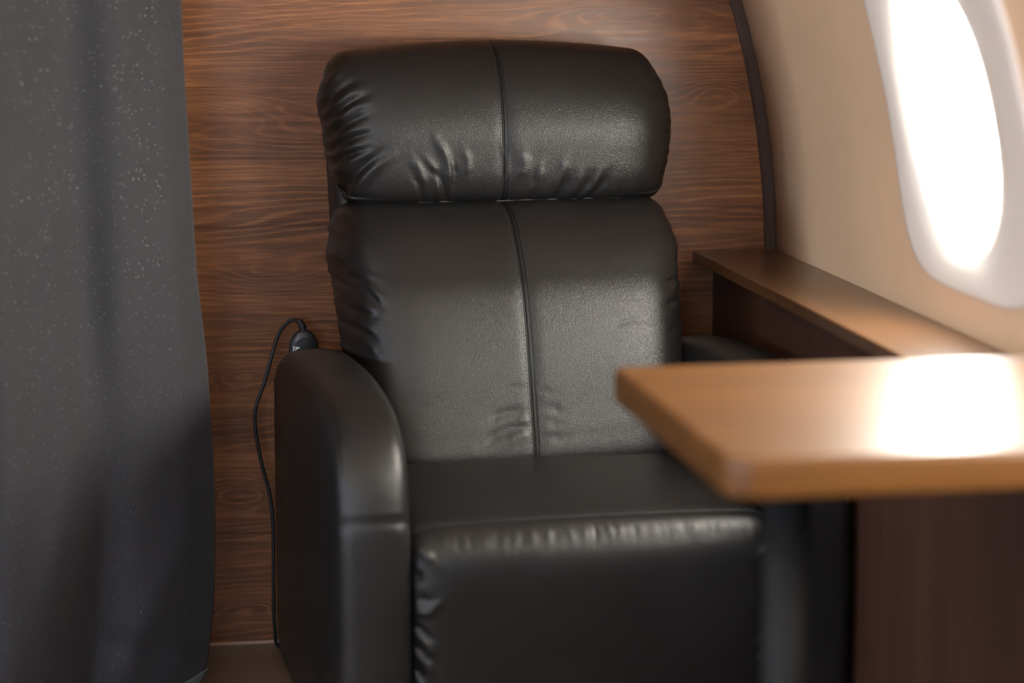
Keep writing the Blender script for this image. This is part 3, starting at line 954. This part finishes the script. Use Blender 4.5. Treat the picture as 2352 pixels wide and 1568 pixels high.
# ------------------------------------------------------------------ curtain
def curtain():
    nu, nv = 260, 150
    top = 1.73
    V = np.zeros((nu, nv, 3)); UV = np.zeros((nu, nv, 2))
    zbot = .006
    edge_z = [.042, .075, .12, .166, .24, .291, .38, .415, .50, .549, .62, .658, .777, .953, 1.04, 1.73]
    edge_x = [-.484, -.474, -.468, -.4635, -.4605, -.4590, -.4600, -.4615, -.4655, -.4690, -.4760, -.4790, -.4835, -.4905, -.4920, -.5000]
    for i, u in enumerate(np.linspace(0, 1, nu)):      # u = 0 at the free right edge
        zbot = max(.006, .042 - .16 * u)
        for j, z in enumerate(zbot + (top - zbot) * np.linspace(0, 1, nv)):
            ex = float(np.interp(z, edge_z, edge_x))
            low = max(0, 1 - z / 1.1)
            s = u * 1.05
            x = ex - s
            # soft vertical pleats, deeper towards the foot
            ph = 2 * PI * (u * 5.2 + .10 * math.sin(z * 2.2) * u)
            dep = (.013 + .012 * low)
            y = -.36 - .55 * u + dep * math.cos(ph + .9) * min(1, u * 6) + .006 * math.sin(2.3 * ph + 1.3 + 2.2 * z) * min(1, u * 4)
            # the free edge rolls back
            k = max(0, 1 - u / .045)
            y += .030 * k ** 1.7
            x -= .004 * k
            # slanting drag folds near the foot
            f1 = math.exp(-((u - (.12 + .28 * (.62 - z))) / .035) ** 2) * math.exp(-((z - .32) / .26) ** 2)
            f2 = math.exp(-((u - (.05 + .35 * (.30 - z))) / .03) ** 2) * math.exp(-((z - .16) / .12) ** 2)
            f3 = math.exp(-((z - (.10 + .25 * u)) / .02) ** 2) * math.exp(-((u - .08) / .09) ** 2)
            y += -.016 * f1 - .010 * f2 + .008 * f3
            # hem curls under at the corner
            hb = max(0, 1 - (z - zbot) / .035)
            x -= .006 * hb ** 2 * max(0, 1 - u / .10)
            V[i, j] = (x, y, z); UV[i, j] = (u * 1.4, z)
    F = [(i * nv + j, (i + 1) * nv + j, (i + 1) * nv + j + 1, i * nv + j + 1) for i in range(nu - 1) for j in range(nv - 1)]
    me = bpy.data.meshes.new('curtain')
    me.from_pydata([tuple(p) for p in V.reshape(-1, 3)], [], F)
    uvl = me.uv_layers.new(name='cloth')
    fl = UV.reshape(-1, 2)
    for lp_ in me.loops: uvl.data[lp_.index].uv = fl[lp_.vertex_index]
    o = link('curtain', me, M['curtain'])
    md = o.modifiers.new('cloth', 'SOLIDIFY'); md.thickness = .0018; md.offset = 0
    # pale lining peeping out below the free corner
    nv2 = 14
    LVx = []
    for i in range(0, 60):
        for j in range(nv2):
            p = V[i, 0] + (V[i, 2] - V[i, 0]) * (j / (nv2 - 1))
            LVx.append((p[0] + .006 * (1 - i / 60), p[1] + .006, p[2] - .003))
    F2 = [(i * nv2 + j, (i + 1) * nv2 + j, (i + 1) * nv2 + j + 1, i * nv2 + j + 1) for i in range(59) for j in range(nv2 - 1)]
    h = from_data('hem_lining', LVx, F2, M['lining_cloth'], o)
    m2 = h.modifiers.new('cloth', 'SOLIDIFY'); m2.thickness = .0012; m2.offset = 0
    tag(h, 'pale lining showing at the hem')
    return o
tag(curtain(), 'dark grey curtain with glittering threads hanging at left before the wooden wall', 'curtain')

# ------------------------------------------------------------------ sky outside, lamps, camera
W = bpy.data.worlds.new('daylight'); S.world = W; W.use_nodes = True
nt = W.node_tree; nt.nodes.clear(); g = NB(nt)
out = nt.nodes.new('ShaderNodeOutputWorld'); bg = nt.nodes.new('ShaderNodeBackground')
nt.links.new(bg.outputs[0], out.inputs[0])
x, y, z = g.sep(g.coord('Generated'))
f = g.math('MULTIPLY_ADD', x, .5, .5)
nt.links.new(g.ramp(f, [(.30, (.56, .74, 1.0)), (.47, (.86, .92, 1.0)), (.70, (1.0, .94, .84))]), bg.inputs[0])
SKY = 46.0
st = g.math('MULTIPLY', g.ramp(f, [(.2, (.75, .75, .75)), (.45, (.85, .85, .85)), (.7, (1, 1, 1))]), SKY)
nt.links.new(st, bg.inputs[1])

cam = bpy.data.cameras.new('camera'); co = bpy.data.objects.new('camera', cam); COL.objects.link(co)
co.location = (-.620, -3.789, 1.116)
co.rotation_euler = (math.radians(90 - 9.37), 0, math.radians(-9.78))
cam.sensor_width = 36; cam.lens = 85.0; cam.clip_start = .05
cam.dof.use_dof = True; cam.dof.focus_distance = 3.66; cam.dof.aperture_fstop = 2.1
S.camera = co
S.view_settings.view_transform = 'Standard'
S.view_settings.look = 'None'
S.view_settings.exposure = 0.05
S.view_settings.gamma = 1.0
S.view_settings.use_curve_mapping = False
S.cycles.max_bounces = 10
S.cycles.diffuse_bounces = 6
S.cycles.sample_clamp_indirect = 8
